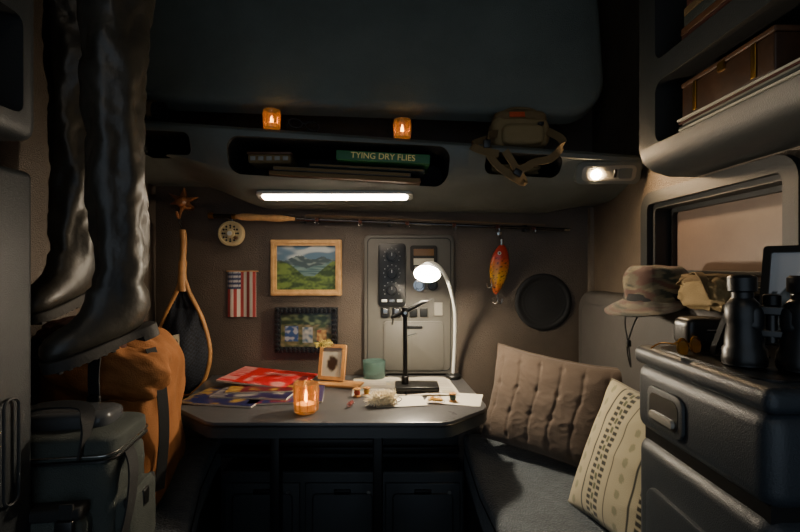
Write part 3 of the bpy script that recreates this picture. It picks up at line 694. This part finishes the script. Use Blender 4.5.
boot('rubber_wader_boot',(-.93,1.27,1.155),84,1.05,4.7)
b=B(); b.tube([(-.715,1.08,2.155),(-.93,1.31,2.155)],.010,steel,12)
for p in ((-.715,1.08),(-.93,1.31)): b.tube([(p[0],p[1],2.155),(p[0],p[1],2.449)],.008,steel,8)
b.done('hanging_rail')

# ---------- backpack + cooler
b=B()
b.sup((-.895,1.39,.77),(.19,.15,.285),orange,.66,nu=140,nv=110,disp=.12,ds=4,fold=.07,fd=(3,1,5))
b.sup((-.86,1.28,.66),(.13,.065,.13),orange,.55,nu=90,nv=70,disp=.10,ds=4,fold=.05,fd=(4,1,3))
b.sup((-.93,1.36,1.02),(.13,.13,.07),maroon,.7,nu=80,nv=50,disp=.2,ds=5,fold=.08,fd=(4,3,2))
b.sup((-.85,1.31,.95),(.165,.10,.085),orange,.65,nu=90,nv=60,disp=.16,ds=4,fold=.09,fd=(5,2,3),rot=(0,18,10))
b.tube(cat([(-.985,1.215,.735),(-.86,1.205,.765),(-.735,1.225,.735)],8),.003,strapm,6)
b.box((-.78,1.212,.72),(.008,.008,.04),steel,.002)
b.ribbon(cat([(-1.0,1.22,1.04),(-.99,1.20,.95),(-.985,1.19,.8),(-.98,1.21,.6)],8),(1,0,0),.03,.004,strapm)
b.ribbon(cat([(-.83,1.22,1.03),(-.82,1.190,.95),(-.815,1.19,.8),(-.82,1.20,.6)],8),(1,0,0),.03,.004,strapm)
b.ribbon(cat([(-.73,1.30,1.0),(-.695,1.29,.9),(-.69,1.30,.75),(-.71,1.31,.58)],8),(.5,.8,0),.03,.004,strapm)
for x in (-.985,-.815): b.box((x,1.183,.88),(.035,.012,.03),black,.004)
b.tube(cat([(-.92,1.38,1.08),(-.90,1.37,1.13),(-.85,1.37,1.13),(-.83,1.38,1.06)],6),.009,strapm,8)
b.done('canvas_backpack')
b=B(); T=Tm((-.80,1.075,.482),(0,0,8))
b.sup((0,0,.168),(.142,.098,.168),olive,.28,nu=90,nv=60,disp=.05,ds=5,fold=.03,T=T); b.sup((0,0,.345),(.146,.102,.030),olive,.32,nu=70,nv=30,disp=.03,T=T)
b.tube([T@Vector((p[0],p[1],.322)) for p in rr(.286,.206,.03)],.004,black,6,closed=True); b.tube([T@Vector((p[0],p[1],.335)) for p in rr(.29,.21,.03)],.002,steel,6,closed=True)
b.sup((0,-.105,.125),(.10,.032,.10),olive,.35,nu=60,nv=40,disp=.06,fold=.03,T=T); b.box((0,-.118,.225),(.195,.045,.028),strapm,.008,T=T)
b.sup((.148,0,.13),(.025,.078,.095),olive,.38,nu=50,nv=36,disp=.06,fold=.04,T=T); b.box((.160,0,.205),(.016,.145,.03),strapm,.005,T=T); b.box((.172,0,.19),(.008,.03,.04),black,.003,T=T)
for x in (-.07,.07): b.box((x,-.139,.15),(.028,.006,.20),strapm,.002,T=T); b.box((x,-.145,.20),(.036,.012,.036),black,.004,T=T)
b.ribbon(cat([T@Vector(p) for p in ((-.08,-.10,.33),(-.085,-.09,.40),(-.05,-.04,.43),(.05,-.04,.43),(.085,-.09,.40),(.08,-.10,.33))],6),(0,1,.3),.028,.005,strapm)
b.sup((.0,.02,.385),(.10,.06,.025),M('clear_tub','#44474a',.2),.5,T=T); b.box((.0,.02,.398),(.14,.09,.02),M('tub_lid','#5a2420',.35),.008,T=T)
b.box((.0,-.142,.09),(.05,.004,.03),domelens,.001,T=T)
b.ribbon(cat([T@Vector(p) for p in ((.10,.02,.345),(.165,-.05,.29),(.17,-.11,.16),(.11,-.145,.04))],6),(0,1,0),.03,.004,strapm)
b.done('cooler_bag')

# ---------- lights
w=bpy.data.worlds.new('world'); bpy.context.scene.world=w; w.use_nodes=True
w.node_tree.nodes['Background'].inputs[0].default_value=(.70,.84,1.0,1); w.node_tree.nodes['Background'].inputs[1].default_value=.62
b=B(); b.lathe([(.09,0),(.085,-.02),(0,-.03)],M('added_fill_glow','#ffffff',.4,em='#ffe6c4',es=20),32); b.lathe([(.10,0),(.10,-.012),(.09,-.012)],white,32,cap=False); b.done('added_fill_lamp',loc=(-.1,-.15,2.449))  # unseen ceiling fixture, added behind the camera as fill light

cam=bpy.data.cameras.new('Camera'); cam.lens=20; cam.sensor_width=36; cam.clip_start=.02
co=bpy.data.objects.new('Camera',cam); bpy.context.collection.objects.link(co); co.location=(0,0,1.24); co.rotation_euler=(rad(90),0,0)
bpy.context.scene.camera=co
